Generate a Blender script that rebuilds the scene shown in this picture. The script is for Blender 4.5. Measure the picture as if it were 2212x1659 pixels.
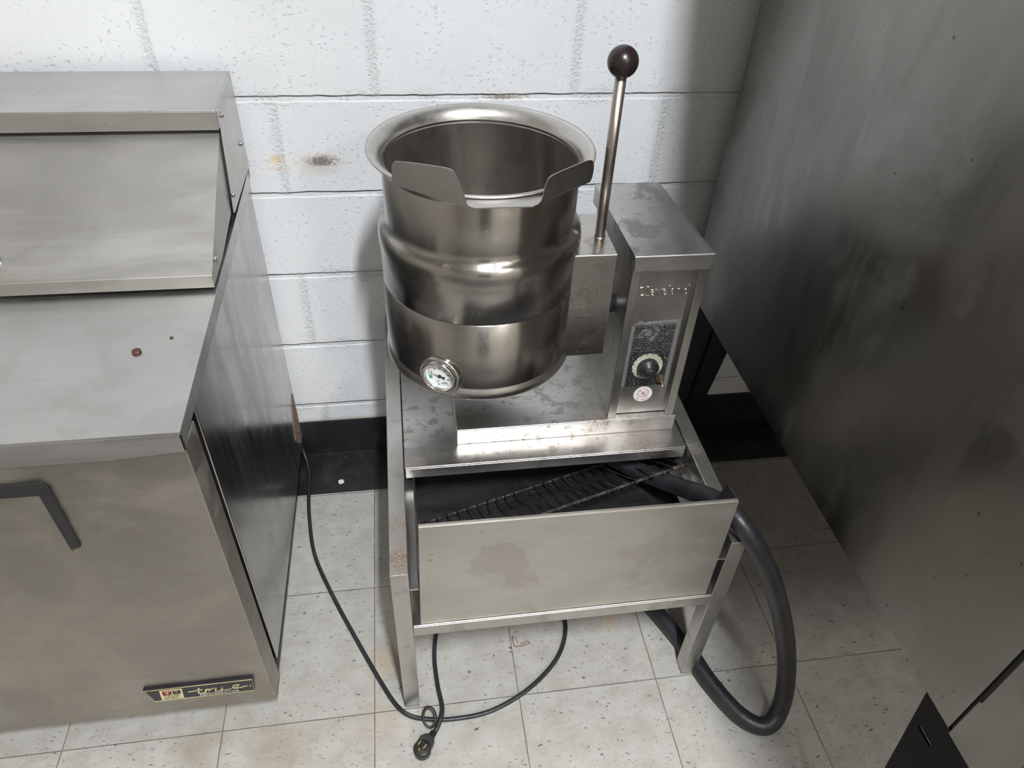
import bpy, bmesh, math, random
from mathutils import Vector, Matrix, Quaternion
for o in list(bpy.data.objects): bpy.data.objects.remove(o, do_unlink=True)
random.seed(7)
C = bpy.context.scene.collection
S = bpy.context.scene
V = Vector
PI = math.pi

# ------------------------------------------------------------------ camera
CAM = V((-0.0902, -1.4980, 1.5197))
pitch, yaw, roll, FPX = 0.7091, 0.1779, 0.0536, 1568.46
fw = V((math.sin(yaw)*math.cos(pitch), math.cos(yaw)*math.cos(pitch), -math.sin(pitch)))
rt = V((math.cos(yaw), -math.sin(yaw), 0)); up = rt.cross(fw)
rt2 = rt*math.cos(roll)+up*math.sin(roll); up2 = up*math.cos(roll)-rt*math.sin(roll)
cd = bpy.data.cameras.new('camera'); cam = bpy.data.objects.new('camera', cd); C.objects.link(cam)
cam.matrix_world = Matrix(((rt2.x, up2.x, -fw.x, CAM.x), (rt2.y, up2.y, -fw.y, CAM.y), (rt2.z, up2.z, -fw.z, CAM.z), (0, 0, 0, 1)))
cd.sensor_width = 36; cd.lens = 36*FPX/2212; cd.clip_start = 0.02
S.camera = cam

# ------------------------------------------------------------------ light, world, exposure
S.view_settings.view_transform = 'Standard'; S.view_settings.look = 'None'
S.view_settings.gamma = 1; S.view_settings.use_curve_mapping = False
S.view_settings.exposure = -0.1
w = bpy.data.worlds.new('world'); S.world = w; w.use_nodes = True
w.node_tree.nodes['Background'].inputs[0].default_value = (0.9, 0.93, 1.0, 1)
w.node_tree.nodes['Background'].inputs[1].default_value = 0.05
CEIL = 3.45
def area(name, loc, sx, sy, power, col):
    l = bpy.data.lights.new(name, 'AREA'); l.shape = 'RECTANGLE'; l.size = sx; l.size_y = sy
    l.energy = power; l.color = col
    o = bpy.data.objects.new(name, l); C.objects.link(o); o.location = loc
    return o
key_light = area('tube_or_fill_light', (0.20, -2.37, CEIL-0.10), 0.10, 0.60, 165, (0.93, 0.97, 1.0))
fill_light = area('tube_or_fill_light', (1.55, -4.3, CEIL-0.10), 0.5, 1.1, 95, (1.0, 0.965, 0.92))  # fill light added to lift the shaded floor, no known source

# ------------------------------------------------------------------ node helpers
class NT:
    def __init__(s, name):
        s.m = bpy.data.materials.new(name); s.m.use_nodes = True
        s.t = s.m.node_tree; s.n = s.t.nodes; s.b = s.n['Principled BSDF']
        s.tc = None
    def add(s, ty, **k):
        n = s.n.new(ty)
        for a, b in k.items(): setattr(n, a, b)
        return n
    def put(s, inp, v):
        if isinstance(v, bpy.types.NodeSocket): s.t.links.new(v, inp)
        else:
            if inp.type == 'RGBA' and not isinstance(v, (int, float)) and len(v) == 3: v = (*v, 1)
            inp.default_value = v
    def P(s):
        if s.tc is None: s.tc = s.add('ShaderNodeNewGeometry').outputs['Position']
        return s.tc
    def xyz(s):
        n = s.add('ShaderNodeSeparateXYZ'); s.put(n.inputs[0], s.P()); return n.outputs
    def comb(s, x, y, z):
        n = s.add('ShaderNodeCombineXYZ')
        for i, v in enumerate((x, y, z)): s.put(n.inputs[i], v)
        return n.outputs[0]
    def m_(s, op, a, b=0.0, c=0.0, clamp=False):
        n = s.add('ShaderNodeMath', operation=op); n.use_clamp = clamp
        s.put(n.inputs[0], a); s.put(n.inputs[1], b)
        if op in ('MULTIPLY_ADD', 'COMPARE', 'SMOOTH_MIN'): s.put(n.inputs[2], c)
        return n.outputs[0]
    def mapr(s, v, a, b, c=0.0, d=1.0, smooth=True):
        n = s.add('ShaderNodeMapRange'); n.interpolation_type = 'SMOOTHSTEP' if smooth else 'LINEAR'
        for i, x in enumerate((v, a, b, c, d)): s.put(n.inputs[i], x)
        return n.outputs[0]
    def scale(s, v, sc, off=(0, 0, 0)):
        n = s.add('ShaderNodeMapping'); s.put(n.inputs[0], v)
        n.inputs['Scale'].default_value = sc; n.inputs['Location'].default_value = off
        return n.outputs[0]
    def noise(s, v=None, sc=5., det=3., rough=.5, dist=0., col=False):
        n = s.add('ShaderNodeTexNoise'); s.put(n.inputs['Vector'], s.P() if v is None else v)
        n.inputs['Scale'].default_value = sc; n.inputs['Detail'].default_value = det
        n.inputs['Roughness'].default_value = rough; n.inputs['Distortion'].default_value = dist
        return n.outputs['Color' if col else 'Fac']
    def vor(s, v=None, sc=5., feat='F1', out='Distance', rnd=1.):
        n = s.add('ShaderNodeTexVoronoi', feature=feat); s.put(n.inputs['Vector'], s.P() if v is None else v)
        n.inputs['Scale'].default_value = sc; n.inputs['Randomness'].default_value = rnd
        return n.outputs[out]
    def mix(s, f, a, b):
        n = s.add('ShaderNodeMix', data_type='RGBA'); s.put(n.inputs['Factor'], f)
        s.put(n.inputs[6], a); s.put(n.inputs[7], b); return n.outputs[2]
    def bump(s, h, dist=.001, st=1., nrm=None):
        n = s.add('ShaderNodeBump'); s.put(n.inputs['Height'], h)
        n.inputs['Distance'].default_value = dist; n.inputs['Strength'].default_value = st
        if nrm is not None: s.put(n.inputs['Normal'], nrm)
        return n.outputs[0]
    def set(s, **k):
        nm = dict(base='Base Color', rough='Roughness', metal='Metallic', normal='Normal', aniso='Anisotropic', tangent='Tangent', spec='Specular IOR Level', trans='Transmission Weight', emis='Emission Color', emis_s='Emission Strength', coat='Coat Weight')
        for a, b in k.items(): s.put(s.b.inputs[nm[a]], b)
        return s.m

def plain(name, col, rough=.5, metal=0., bump=0., sc=200., var=.15):
    t = NT(name); n = t.noise(sc=18, det=3)
    c = t.mix(t.mapr(n, .3, .7), [x*(1-var) for x in col], [min(1, x*(1+var)) for x in col])
    k = dict(base=c, rough=rough, metal=metal)
    if bump: k['normal'] = t.bump(t.noise(sc=sc, det=2), bump)
    return t.set(**k)

def steel(name, base=(.55, .54, .52), rough=.3, streak=(1, 1, 1), stain=.0, staincol=(.28, .25, .21), stsc=14., rust=0., tang=None, aniso=0., smear=.12, speck=0., bigs=3., seed=0., wave=0.0, spots=(), dots=(), arot=0.):
    """brushed stainless: streaked grain, smears of grease, stain blots and rust spots"""
    base = (base[0]*1.0, base[1]*.985, base[2]*.965)
    t = NT(name); off = (seed*3.1, seed*1.7, seed*2.3)
    g = t.noise(t.scale(t.P(), [x*150 for x in streak], off), 1., 3.)
    big = t.noise(t.scale(t.P(), (1, 1, 1), off), bigs, 4., .6, .4)
    sm = t.noise(t.scale(t.P(), [min(1, .25+x) for x in streak], off), 11., 4., .6, .8)
    c = t.mix(t.mapr(big, .35, .7), [x*.9 for x in base], [min(1, x*1.08) for x in base])
    c = t.mix(t.m_('MULTIPLY', t.mapr(g, .3, .7), .10), c, [x*.72 for x in base])
    r = t.m_('ADD', rough-.02, t.m_('MULTIPLY', t.mapr(sm, .35, .7), smear))
    r = t.m_('ADD', r, t.m_('MULTIPLY', t.m_('SUBTRACT', g, .5), .10))
    metal = 1.0
    if stain:
        b = t.noise(t.scale(t.P(), (1, 1, 1), (off[0]+5, off[1], off[2])), stsc, 5., .62, .25)
        f = t.m_('MULTIPLY', t.mapr(b, .54, .60), stain)
        c = t.mix(f, c, staincol); r = t.m_('ADD', r, t.m_('MULTIPLY', f, .18))
    if rust:
        b = t.noise(t.scale(t.P(), (1, 1, 1), (off[0]-9, off[1], off[2])), 9., 3.)
        b2 = t.noise(sc=210., det=3.)
        f = t.m_('MULTIPLY', t.m_('MULTIPLY', t.mapr(b, .60, .74), t.mapr(b2, .50, .58)), rust)
        c = t.mix(f, c, (.16, .075, .03)); r = t.m_('ADD', r, t.m_('MULTIPLY', f, .4)); metal = t.m_('SUBTRACT', 1., t.m_('MULTIPLY', f, .9))
    for (sx, sy, sz, sr, sa) in spots:
        dv = t.add('ShaderNodeVectorMath', operation='DISTANCE'); t.put(dv.inputs[0], t.P()); dv.inputs[1].default_value = (sx, sy, sz)
        f = t.m_('MULTIPLY', t.mapr(dv.outputs['Value'], sr*.1, sr, 1., 0.), t.mapr(t.noise(sc=480., det=3., rough=.6), .47, .56)); f = t.m_('MULTIPLY', f, sa, clamp=True)
        c = t.mix(f, c, (.17, .075, .028)); r = t.m_('ADD', r, t.m_('MULTIPLY', f, .4)); metal = t.m_('SUBTRACT', metal, t.m_('MULTIPLY', f, .9), clamp=True)
    for (sx, sy, sz, ex, ey, ez) in dots:     # pale dried spatter inside an ellipsoid
        sb = t.add('ShaderNodeVectorMath', operation='SUBTRACT'); t.put(sb.inputs[0], t.P()); sb.inputs[1].default_value = (sx, sy, sz)
        dl_ = t.add('ShaderNodeVectorMath', operation='LENGTH'); t.put(dl_.inputs[0], t.scale(sb.outputs[0], (1/ex, 1/ey, 1/ez)))
        f = t.m_('MULTIPLY', t.mapr(dl_.outputs['Value'], .3, 1., 1., 0.), t.m_('MULTIPLY', t.mapr(t.vor(sc=190.), .13, .2, 1., 0.), t.m_('GREATER_THAN', t.vor(sc=190., out='Color'), .6)))
        c = t.mix(f, c, (.62, .60, .56)); r = t.m_('ADD', r, t.m_('MULTIPLY', f, .3)); metal = t.m_('SUBTRACT', metal, t.m_('MULTIPLY', f, .8), clamp=True)
    if speck:
        vd = t.vor(sc=26.); vc = t.vor(sc=26., out='Color')
        f = t.m_('MULTIPLY', t.mapr(vd, .05, .09, 1., 0.), t.m_('GREATER_THAN', vc, .62))
        f = t.m_('MULTIPLY', f, speck)
        c = t.mix(f, c, (.05, .035, .028))
    nrm = t.bump(g, .00004)
    if wave: nrm = t.bump(t.noise(sc=3.5, det=1.), wave, 1., nrm)
    k = dict(base=c, rough=r, metal=metal, normal=nrm)
    if aniso:
        k['aniso'] = aniso; t.b.inputs['Anisotropic Rotation'].default_value = arot
        tn = t.add('ShaderNodeTangent', direction_type='RADIAL', axis=tang or 'Z'); k['tangent'] = tn.outputs[0]
    return t.set(**k)

# ------------------------------------------------------------------ mesh helpers
class MB:
    """collects shapes (world coordinates) that become ONE mesh object"""
    def __init__(s): s.v = []; s.f = []; s.sm = []
    def add(s, vs, fs, smooth=False):
        o = len(s.v); s.v += [tuple(x) for x in vs]; s.f += [[i+o for i in f] for f in fs]; s.sm += [smooth]*len(fs); return s
    def box(s, x0, x1, y0, y1, z0, z1):
        x0, x1 = sorted((x0, x1)); y0, y1 = sorted((y0, y1)); z0, z1 = sorted((z0, z1))
        return s.add([(x, y, z) for z in (z0, z1) for y in (y0, y1) for x in (x0, x1)],
                     [(0, 2, 3, 1), (4, 5, 7, 6), (0, 1, 5, 4), (2, 6, 7, 3), (0, 4, 6, 2), (1, 3, 7, 5)])
    def prism(s, pts, d):
        """polygon pts (3D, planar) thickened by vector d"""
        n = len(pts); d = V(d); a = [V(p) for p in pts]; nn = sum(((a[i].cross(a[(i+1) % n])) for i in range(n)), V())
        if nn.dot(d) > 0: a = a[::-1]
        b = [p+d for p in a]
        return s.add(a+b, [list(range(n)), list(range(2*n-1, n-1, -1))]+[[i, i+n, (i+1) % n+n, (i+1) % n][::-1] for i in range(n)][0:n])
    def lathe(s, prof, c=(0, 0, 0), seg=96, axis=None, smooth=True):
        c = V(c); q = V((0, 0, 1)).rotation_difference(V(axis).normalized()) if axis is not None else Quaternion()
        vs = []; n = len(prof)
        for k in range(seg):
            a = 2*PI*k/seg
            for r, z in prof: vs.append(c+q @ V((r*math.cos(a), r*math.sin(a), z)))
        fs = []
        for k in range(seg):
            k2 = (k+1) % seg
            for i in range(n-1): fs.append((k*n+i, k2*n+i, k2*n+i+1, k*n+i+1))
        return s.add(vs, fs, smooth)
    def tube(s, pts, r, seg=12, closed=False, cap=True):
        pts = [V(p) for p in pts]; n = len(pts); vs = []; fr = None
        for i, p in enumerate(pts):
            a = pts[(i-1) % n] if closed or i > 0 else p; b = pts[(i+1) % n] if closed or i < n-1 else p
            t = (b-a).normalized()
            if fr is None: fr = t.orthogonal().normalized()
            fr = (fr-t*fr.dot(t)).normalized(); bi = t.cross(fr)
            rr = r[i] if isinstance(r, (list, tuple)) else r
            for k in range(seg):
                an = 2*PI*k/seg; vs.append(p+fr*(rr*math.cos(an))+bi*(rr*math.sin(an)))
        fs = []
        for i in range(n if closed else n-1):
            j = (i+1) % n
            for k in range(seg): k2 = (k+1) % seg; fs.append((i*seg+k, i*seg+k2, j*seg+k2, j*seg+k))
        if cap and not closed: fs += [list(range(seg))[::-1], [(n-1)*seg+k for k in range(seg)]]
        return s.add(vs, fs, True)
    def sphere(s, c, r, seg=32, rings=20, sc=(1, 1, 1)):
        prof = [(max(1e-5, r*math.sin(PI*i/rings)), -r*math.cos(PI*i/rings)*sc[2]) for i in range(rings+1)]
        return s.lathe(prof, c, seg)
    def mesh(s, name, org=V()):
        me = bpy.data.meshes.new(name); me.from_pydata([tuple(V(p)-org) for p in s.v], [], s.f)
        me.polygons.foreach_set('use_smooth', s.sm); me.update(); me.validate()
        bm = bmesh.new(); bm.from_mesh(me); bmesh.ops.recalc_face_normals(bm, faces=bm.faces) if not getattr(s, 'open', False) else None
        bm.to_mesh(me); bm.free()
        return me
    def build(s, name, mat, parent=None, bevel=0., seg=2):
        org = parent['_o'] if parent is not None else V()
        me = s.mesh(name, V(org)); me.materials.append(mat)
        o = bpy.data.objects.new(name, me); C.objects.link(o)
        if parent is not None: o.parent = parent; ORG[o.name] = V(org)
        if bevel:
            b = o.modifiers.new('b', 'BEVEL'); b.width = bevel; b.segments = seg; b.limit_method = 'ANGLE'; b.angle_limit = math.radians(40)
        return P_(o, org)
ORG = {}
class _P(dict): pass
def P_(o, org):
    return _H(o, org)
class _H:
    """an object together with the world position of its origin frame"""
    def __init__(s, o, org): s.o = o; s.org = V(org)
    def __getitem__(s, k): return s.org
def thing(name, label, cat, loc=(0, 0, 0), group=None):
    o = bpy.data.objects.new(name, None); C.objects.link(o); o.location = loc; o.empty_display_size = .05
    o['label'] = label; o['category'] = cat
    if group: o['group'] = group
    return _H(o, loc)
def part(mb, name, mat, parent, bevel=0., seg=2, label=None):
    org = parent.org; me = mb.mesh(name, org); me.materials.append(mat)
    o = bpy.data.objects.new(name, me); C.objects.link(o); o.parent = parent.o
    if label: o['label'] = label
    if bevel:
        b = o.modifiers.new('b', 'BEVEL'); b.width = bevel; b.segments = seg; b.limit_method = 'ANGLE'; b.angle_limit = math.radians(40)
    return _H(o, org)
def solo(mb, name, mat, label=None, cat=None, kind=None, org=(0, 0, 0), bevel=0.):
    me = mb.mesh(name, V(org)); me.materials.append(mat)
    o = bpy.data.objects.new(name, me); C.objects.link(o); o.location = org
    if label: o['label'] = label
    if cat: o['category'] = cat
    if kind: o['kind'] = kind
    if bevel:
        b = o.modifiers.new('b', 'BEVEL'); b.width = bevel; b.segments = 2; b.limit_method = 'ANGLE'
    return _H(o, org)
def spline(pts, n=8, closed=False):
    pts = [V(p) for p in pts]; out = []; N = len(pts)
    for i in range(N if closed else N-1):
        if closed: p0, p1, p2, p3 = pts[i-1], pts[i], pts[(i+1) % N], pts[(i+2) % N]
        else: p0, p1, p2, p3 = pts[max(0, i-1)], pts[i], pts[i+1], pts[min(N-1, i+2)]
        for k in range(n):
            t = k/n
            out.append(.5*((2*p1)+(-p0+p2)*t+(2*p0-5*p1+4*p2-p3)*t*t+(-p0+3*p1-3*p2+p3)*t*t*t))
    if not closed: out.append(pts[-1])
    return out
class Frame:
    """flat lettering frame: origin o, right r, up u, out n"""
    def __init__(s, o, r, u): s.o = V(o); s.r = V(r).normalized(); s.u = V(u).normalized(); s.n = s.r.cross(s.u)
    def p(s, x, y, z=0): return s.o+s.r*x+s.u*y+s.n*z
def ribbon(mb, F, pts, w_, z=0., th=.0004, closed=False):
    """a flat stroke of width w_ along 2D pts, slightly raised"""
    P = [V((x, y)) for x, y in pts]; n = len(P); L = []; R = []
    for i in range(n):
        a = P[(i-1) % n] if closed or i > 0 else P[i]; b = P[(i+1) % n] if closed or i < n-1 else P[i]
        d = (b-a).normalized(); nn = V((-d.y, d.x))
        if 0 < i < n-1 or closed:
            d1 = (P[i]-P[(i-1) % n]).normalized(); c_ = max(.5, nn.dot(V((-d1.y, d1.x)))); k = w_/2/c_
        else: k = w_/2
        L.append(P[i]+nn*k); R.append(P[i]-nn*k)
    for i in range(n if closed else n-1):
        j = (i+1) % n
        mb.prism([F.p(L[i].x, L[i].y, z), F.p(L[j].x, L[j].y, z), F.p(R[j].x, R[j].y, z), F.p(R[i].x, R[i].y, z)], F.n*th)
def text_into(mb, F, s_, size, x, y, z=0., th=.0003, shear=0., sx=1., align='LEFT', rot=0.):
    cu = bpy.data.curves.new('t', 'FONT'); cu.body = s_; cu.size = size; cu.extrude = th/2; cu.resolution_u = 3; cu.align_x = align; cu.shear = shear
    ob = bpy.data.objects.new('t', cu); C.objects.link(ob); bpy.context.view_layer.update()
    me = bpy.data.meshes.new_from_object(ob.evaluated_get(bpy.context.evaluated_depsgraph_get()))
    cr, sr = math.cos(rot), math.sin(rot)
    mb.add([F.p(x+(v.co.x*sx)*cr-v.co.y*sr, y+(v.co.x*sx)*sr+v.co.y*cr, z+v.co.z+th/2) for v in me.vertices], [list(p.vertices) for p in me.polygons])
    bpy.data.meshes.remove(me); bpy.data.objects.remove(ob); bpy.data.curves.remove(cu)
def disc(mb, F, x, y, r, z=0., th=.0004, seg=40, ry=None):
    ry = ry or r
    mb.prism([F.p(x+r*math.cos(2*PI*k/seg), y+ry*math.sin(2*PI*k/seg), z) for k in range(seg)], F.n*th)
def arc(cx, cy, r, a0, a1, n=24): return [(cx+r*math.cos(math.radians(a0+(a1-a0)*k/n)), cy+r*math.sin(math.radians(a0+(a1-a0)*k/n))) for k in range(n+1)]

# ------------------------------------------------------------------ setting materials
def floor_mat():
    t = NT('vinyl tile'); x, y, z = t.xyz()
    u = t.m_('DIVIDE', t.m_('ADD', x, .8224+3.048), .3048); v = t.m_('DIVIDE', t.m_('ADD', y, .7705+6.096), .3048)
    fu = t.m_('FRACT', u); fv = t.m_('FRACT', v)
    du = t.m_('MINIMUM', fu, t.m_('SUBTRACT', 1., fu)); dv = t.m_('MINIMUM', fv, t.m_('SUBTRACT', 1., fv))
    wob = t.m_('MULTIPLY', t.noise(sc=14., det=2.), .004)
    seam = t.mapr(t.m_('MINIMUM', du, dv), t.m_('ADD', .0002, wob), t.m_('ADD', .0015, wob), 1., 0.)
    wn = t.add('ShaderNodeTexWhiteNoise'); t.put(wn.inputs[0], t.comb(t.m_('FLOOR', u), t.m_('FLOOR', v), 0.))
    tile = wn.outputs[0]
    shift = t.comb(t.m_('MULTIPLY', t.m_('FLOOR', u), 7.3), t.m_('MULTIPLY', t.m_('FLOOR', v), 3.7), 0.)
    add = t.add('ShaderNodeVectorMath', operation='ADD'); t.put(add.inputs[0], t.P()); t.put(add.inputs[1], shift); p = add.outputs[0]
    c = t.mix(t.mapr(t.noise(p, 20., 4.), .3, .7), (.36, .342, .315), (.43, .416, .39))
    c = t.mix(t.m_('MULTIPLY', t.mapr(t.noise(t.scale(p, (22, 60, 1)), 1., 4., .6), .45, .7), .4), c, (.48, .47, .447))
    c = t.mix(t.m_('MULTIPLY', tile, .18), c, (.37, .345, .30))
    wv = t.add('ShaderNodeVectorMath', operation='ADD'); t.put(wv.inputs[0], p)
    ns = t.add('ShaderNodeVectorMath', operation='SCALE'); t.put(ns.inputs[0], t.noise(p, 90., 3., col=True)); ns.inputs['Scale'].default_value = .016
    t.put(wv.inputs[1], ns.outputs[0]); q = wv.outputs[0]
    for sc, st, th, keep, col, am in ((1., (38, 160, 1), .18, .52, (.07, .07, .07), .75), (1., (80, 290, 1), .22, .36, (.15, .14, .125), .65), (1., (120, 340, 1), .25, .5, (.33, .29, .24), .55), (1., (24, 85, 1), .15, .76, (.045, .045, .05), .85), (1., (75, 150, 1), .18, .80, (.26, .16, .08), .55)):
        pv = t.scale(q, st, (sc*st[0], 3.3, 0)); d = t.vor(pv, 1.); cc = t.vor(pv, 1., out='Color')
        f = t.m_('MULTIPLY', t.mapr(d, th*.7, th, 1., 0.), t.m_('GREATER_THAN', cc, keep))
        c = t.mix(t.m_('MULTIPLY', f, am), c, col)
    # brown grime along seams and around the stand's feet
    gr = t.m_('MULTIPLY', t.mapr(t.m_('MINIMUM', du, dv), .0, .05, 1., 0.), t.mapr(t.noise(sc=9., det=4.), .5, .72))
    c = t.mix(t.m_('MULTIPLY', gr, .22), c, (.42, .33, .22))
    def spot(cx, cy, r, amt, col, c):
        dx = t.m_('SUBTRACT', x, cx); dy = t.m_('SUBTRACT', y, cy)
        d = t.m_('SQRT', t.m_('ADD', t.m_('MULTIPLY', dx, dx), t.m_('MULTIPLY', dy, dy)))
        d = t.m_('ADD', d, t.m_('MULTIPLY', t.m_('SUBTRACT', t.noise(sc=30., det=4.), .5), r))
        return t.mix(t.m_('MULTIPLY', t.mapr(d, r*.2, r, 1., 0.), amt), c, col)
    c = spot(-.185, -.66, .06, .45, (.42, .31, .16), c)
    c = spot(-.20, -.79, .07, .25, (.44, .30, .18), c)
    c = spot(-.40, -.82, .08, .35, (.26, .17, .08), c)
    c = spot(-.56, -.80, .07, .35, (.22, .15, .08), c)
    c = spot(.33, -.62, .03, .3, (.5, .33, .14), c)
    c = t.mix(t.m_('MULTIPLY', seam, .72), c, (.045, .038, .03))
    r = t.m_('ADD', .34, t.m_('MULTIPLY', t.noise(sc=25., det=4.), .22))
    h = t.m_('SUBTRACT', t.m_('MULTIPLY', t.noise(sc=40., det=2.), .2), seam)
    return t.set(base=c, rough=r, normal=t.bump(h, .0007), spec=.35)

def block_mat():
    t = NT('painted block'); x, y, z = t.xyz()
    zz = t.m_('DIVIDE', t.m_('SUBTRACT', z, .9952), .2032); row = t.m_('FLOOR', zz)
    par = t.m_('MODULO', t.m_('ADD', row, 20.), 2.)
    xo = t.m_('MULTIPLY', t.m_('SUBTRACT', 1., par), .2032)
    xx = t.m_('DIVIDE', t.m_('ADD', t.m_('SUBTRACT', t.m_('ADD', x, .3335), xo), 8.128), .4064)
    fz = t.m_('FRACT', zz); fx = t.m_('FRACT', xx)
    wob = t.m_('MULTIPLY', t.m_('SUBTRACT', t.noise(sc=22., det=3.), .5), .006)
    sz = t.m_('MULTIPLY', t.m_('SUBTRACT', t.m_('FRACT', t.m_('ADD', fz, .5)), .5), .2032)     # signed distance to the bed joint
    dz = t.m_('ABSOLUTE', sz); dx = t.m_('MULTIPLY', t.m_('ABSOLUTE', t.m_('SUBTRACT', t.m_('FRACT', t.m_('ADD', fx, .5)), .5)), .4064)
    bed = t.mapr(t.m_('ADD', dz, wob), .0035, .0075, 1., 0.)
    head = t.mapr(t.m_('ADD', dx, t.m_('MULTIPLY', wob, 1.5)), .004, .010, 1., 0.)
    near = t.m_('MAXIMUM', t.mapr(dx, .004, .018, 1., 0.), t.m_('MULTIPLY', t.mapr(dz, .006, .03, 1., 0.), t.mapr(t.noise(sc=7., det=2.), .45, .6)))
    crumb = t.noise(sc=150., det=4., rough=.65)
    pit_n = t.noise(t.scale(t.P(), (1, 1, 1.3)), 105., 4., .6)
    pits = t.m_('MULTIPLY', t.mapr(pit_n, .58, .68), t.mapr(t.noise(sc=12., det=2.), .35, .6))
    broad = t.noise(sc=9., det=3.)
    h = t.m_('MULTIPLY', bed, -1.6)
    h = t.m_('ADD', h, t.m_('MULTIPLY', t.m_('MULTIPLY', near, t.m_('SUBTRACT', crumb, .5)), 2.4))
    h = t.m_('SUBTRACT', h, t.m_('MULTIPLY', pits, .42))
    h = t.m_('ADD', h, t.m_('MULTIPLY', broad, .9))
    h = t.m_('SUBTRACT', h, t.m_('MULTIPLY', head, .5))
    c = t.mix(t.mapr(t.noise(sc=3., det=3.), .3, .7), (.73, .74, .76), (.80, .81, .83))
    # dark line along the upper edge of bed joints, broken into stretches
    ln = t.m_('MULTIPLY', t.mapr(t.m_('ABSOLUTE', t.m_('SUBTRACT', t.m_('ADD', sz, wob), .0055)), .0004, .0016, 1., 0.), t.mapr(t.noise(sc=8., det=3.), .47, .6))
    c = t.mix(t.m_('MULTIPLY', ln, .75), c, (.10, .08, .06))
    cr = t.m_('MULTIPLY', t.m_('MULTIPLY', t.mapr(dx, .004, .022, 1., 0.), t.mapr(t.noise(sc=130., det=4.), .62, .68)), t.mapr(t.noise(sc=6., det=1.), .42, .6))
    c = t.mix(t.m_('MULTIPLY', cr, .6), c, (.22, .19, .15))
    dots = t.m_('MULTIPLY', t.mapr(t.vor(sc=9.), .02, .035, 1., 0.), t.m_('GREATER_THAN', t.vor(sc=9., out='Color'), .72))
    c = t.mix(t.m_('MULTIPLY', dots, .6), c, (.25, .2, .15))
    def spot(cx, cz, rx, rz, amt, col, c, sc=60., spl=.5):
        a = t.m_('DIVIDE', t.m_('SUBTRACT', x, cx), rx); b = t.m_('DIVIDE', t.m_('SUBTRACT', z, cz), rz)
        d = t.m_('SQRT', t.m_('ADD', t.m_('MULTIPLY', a, a), t.m_('MULTIPLY', b, b)))
        d = t.m_('ADD', d, t.m_('MULTIPLY', t.m_('SUBTRACT', t.noise(sc=sc, det=4.), .5), spl*2))
        return t.mix(t.m_('MULTIPLY', t.mapr(d, .25, 1., 1., 0.), amt), c, col)
    c = spot(-.258, .860, .072, .036, .38, (.60, .46, .33), c, 70., .6)
    c = spot(-.252, .866, .042, .017, .75, (.10, .07, .06), c, 160., .9)
    c = spot(-.340, .872, .022, .016, .5, (.70, .52, .16), c, 50., .5)
    c = spot(-.350, .852, .03, .008, .35, (.66, .5, .2), c, 80., .8)
    c = spot(.13, .995, .06, .006, .7, (.22, .14, .07), c, 140., 1.3)
    c = spot(-.25, .125, .30, .012, .5, (.45, .35, .2), c, 60., .9)
    r = t.m_('ADD', .30, t.m_('MULTIPLY', t.noise(sc=30., det=3.), .14))
    return t.set(base=c, rough=r, normal=t.bump(h, .0021), spec=.5)

def black_mat(name, dust=.5):
    t = NT(name); x, y, z = t.xyz()
    c = t.mix(t.m_('MULTIPLY', t.mapr(t.noise(sc=14., det=4., rough=.6), .45, .75), .5*dust), (.010, .010, .012), (.07, .062, .055))
    d = t.vor(sc=45.); cc = t.vor(sc=45., out='Color')
    f = t.m_('MULTIPLY', t.mapr(d, .07, .13, 1., 0.), t.m_('GREATER_THAN', cc, .80))
    c = t.mix(t.m_('MULTIPLY', f, .7), c, (.35, .33, .30))
    a = t.m_('SUBTRACT', x, -.303); b = t.m_('SUBTRACT', y, -.118)
    dd = t.m_('SQRT', t.m_('ADD', t.m_('MULTIPLY', a, a), t.m_('MULTIPLY', b, b)))
    dd = t.m_('ADD', dd, t.m_('MULTIPLY', t.m_('SUBTRACT', t.noise(sc=120., det=3.), .5), .012))
    c = t.mix(t.m_('MULTIPLY', t.mapr(dd, .007, .009, 1., 0.), 1.), c, (.72, .74, .70))
    return t.set(base=c, rough=t.m_('ADD', .32, t.m_('MULTIPLY', t.noise(sc=20., det=3.), .25)), normal=t.bump(t.noise(sc=60.), .0006))

# ------------------------------------------------------------------ the setting
X0, X1, YF = -2.8, 2.6, -5.4
solo(MB().box(X0, X1, YF, 0, -.05, 0), 'floor', floor_mat(), kind='structure')
solo(MB().box(X0, X1, 0, .1, 0, CEIL), 'wall_back', block_mat(), kind='structure')
wallp = plain('room wall paint', (.42, .39, .35), .6)
solo(MB().box(X0-.1, X0, YF, 0, 0, CEIL), 'wall_left', wallp, kind='structure')
solo(MB().box(X1, X1+.1, YF, 0, 0, CEIL), 'wall_right', wallp, kind='structure')
solo(MB().box(X0, X1, YF-.1, YF, 0, CEIL), 'wall_front', plain('far wall paint', (.45, .42, .38), .6), kind='structure')
solo(MB().box(X0, X1, YF, 0, CEIL, CEIL+.1), 'ceiling', plain('ceiling paint', (.72, .69, .64), .7), kind='structure')
solo(MB().box(-.60, .45, YF, YF+.05, 0, 2.1), 'door_1', plain('dark door', (.03, .03, .03), .5), kind='structure')
black_tile = black_mat('black border tile', .9)
solo(MB().box(X0, X1, -.156, -.0065, 0, .0012), 'trim_1', black_tile, kind='structure')
solo(MB().box(-1.6, 1.6, -3.0, -1.42, 0, .0012), 'added_dark_band', plain('added dark band', (.05, .045, .042), .5), kind='structure')  # unseen dark band, added so the kettle has something dark to reflect
b = MB().box(X0, X1, -.006, 0, .0012, .124)
solo(b, 'baseboard_back', black_mat('black cove base', .6), kind='structure')

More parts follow.
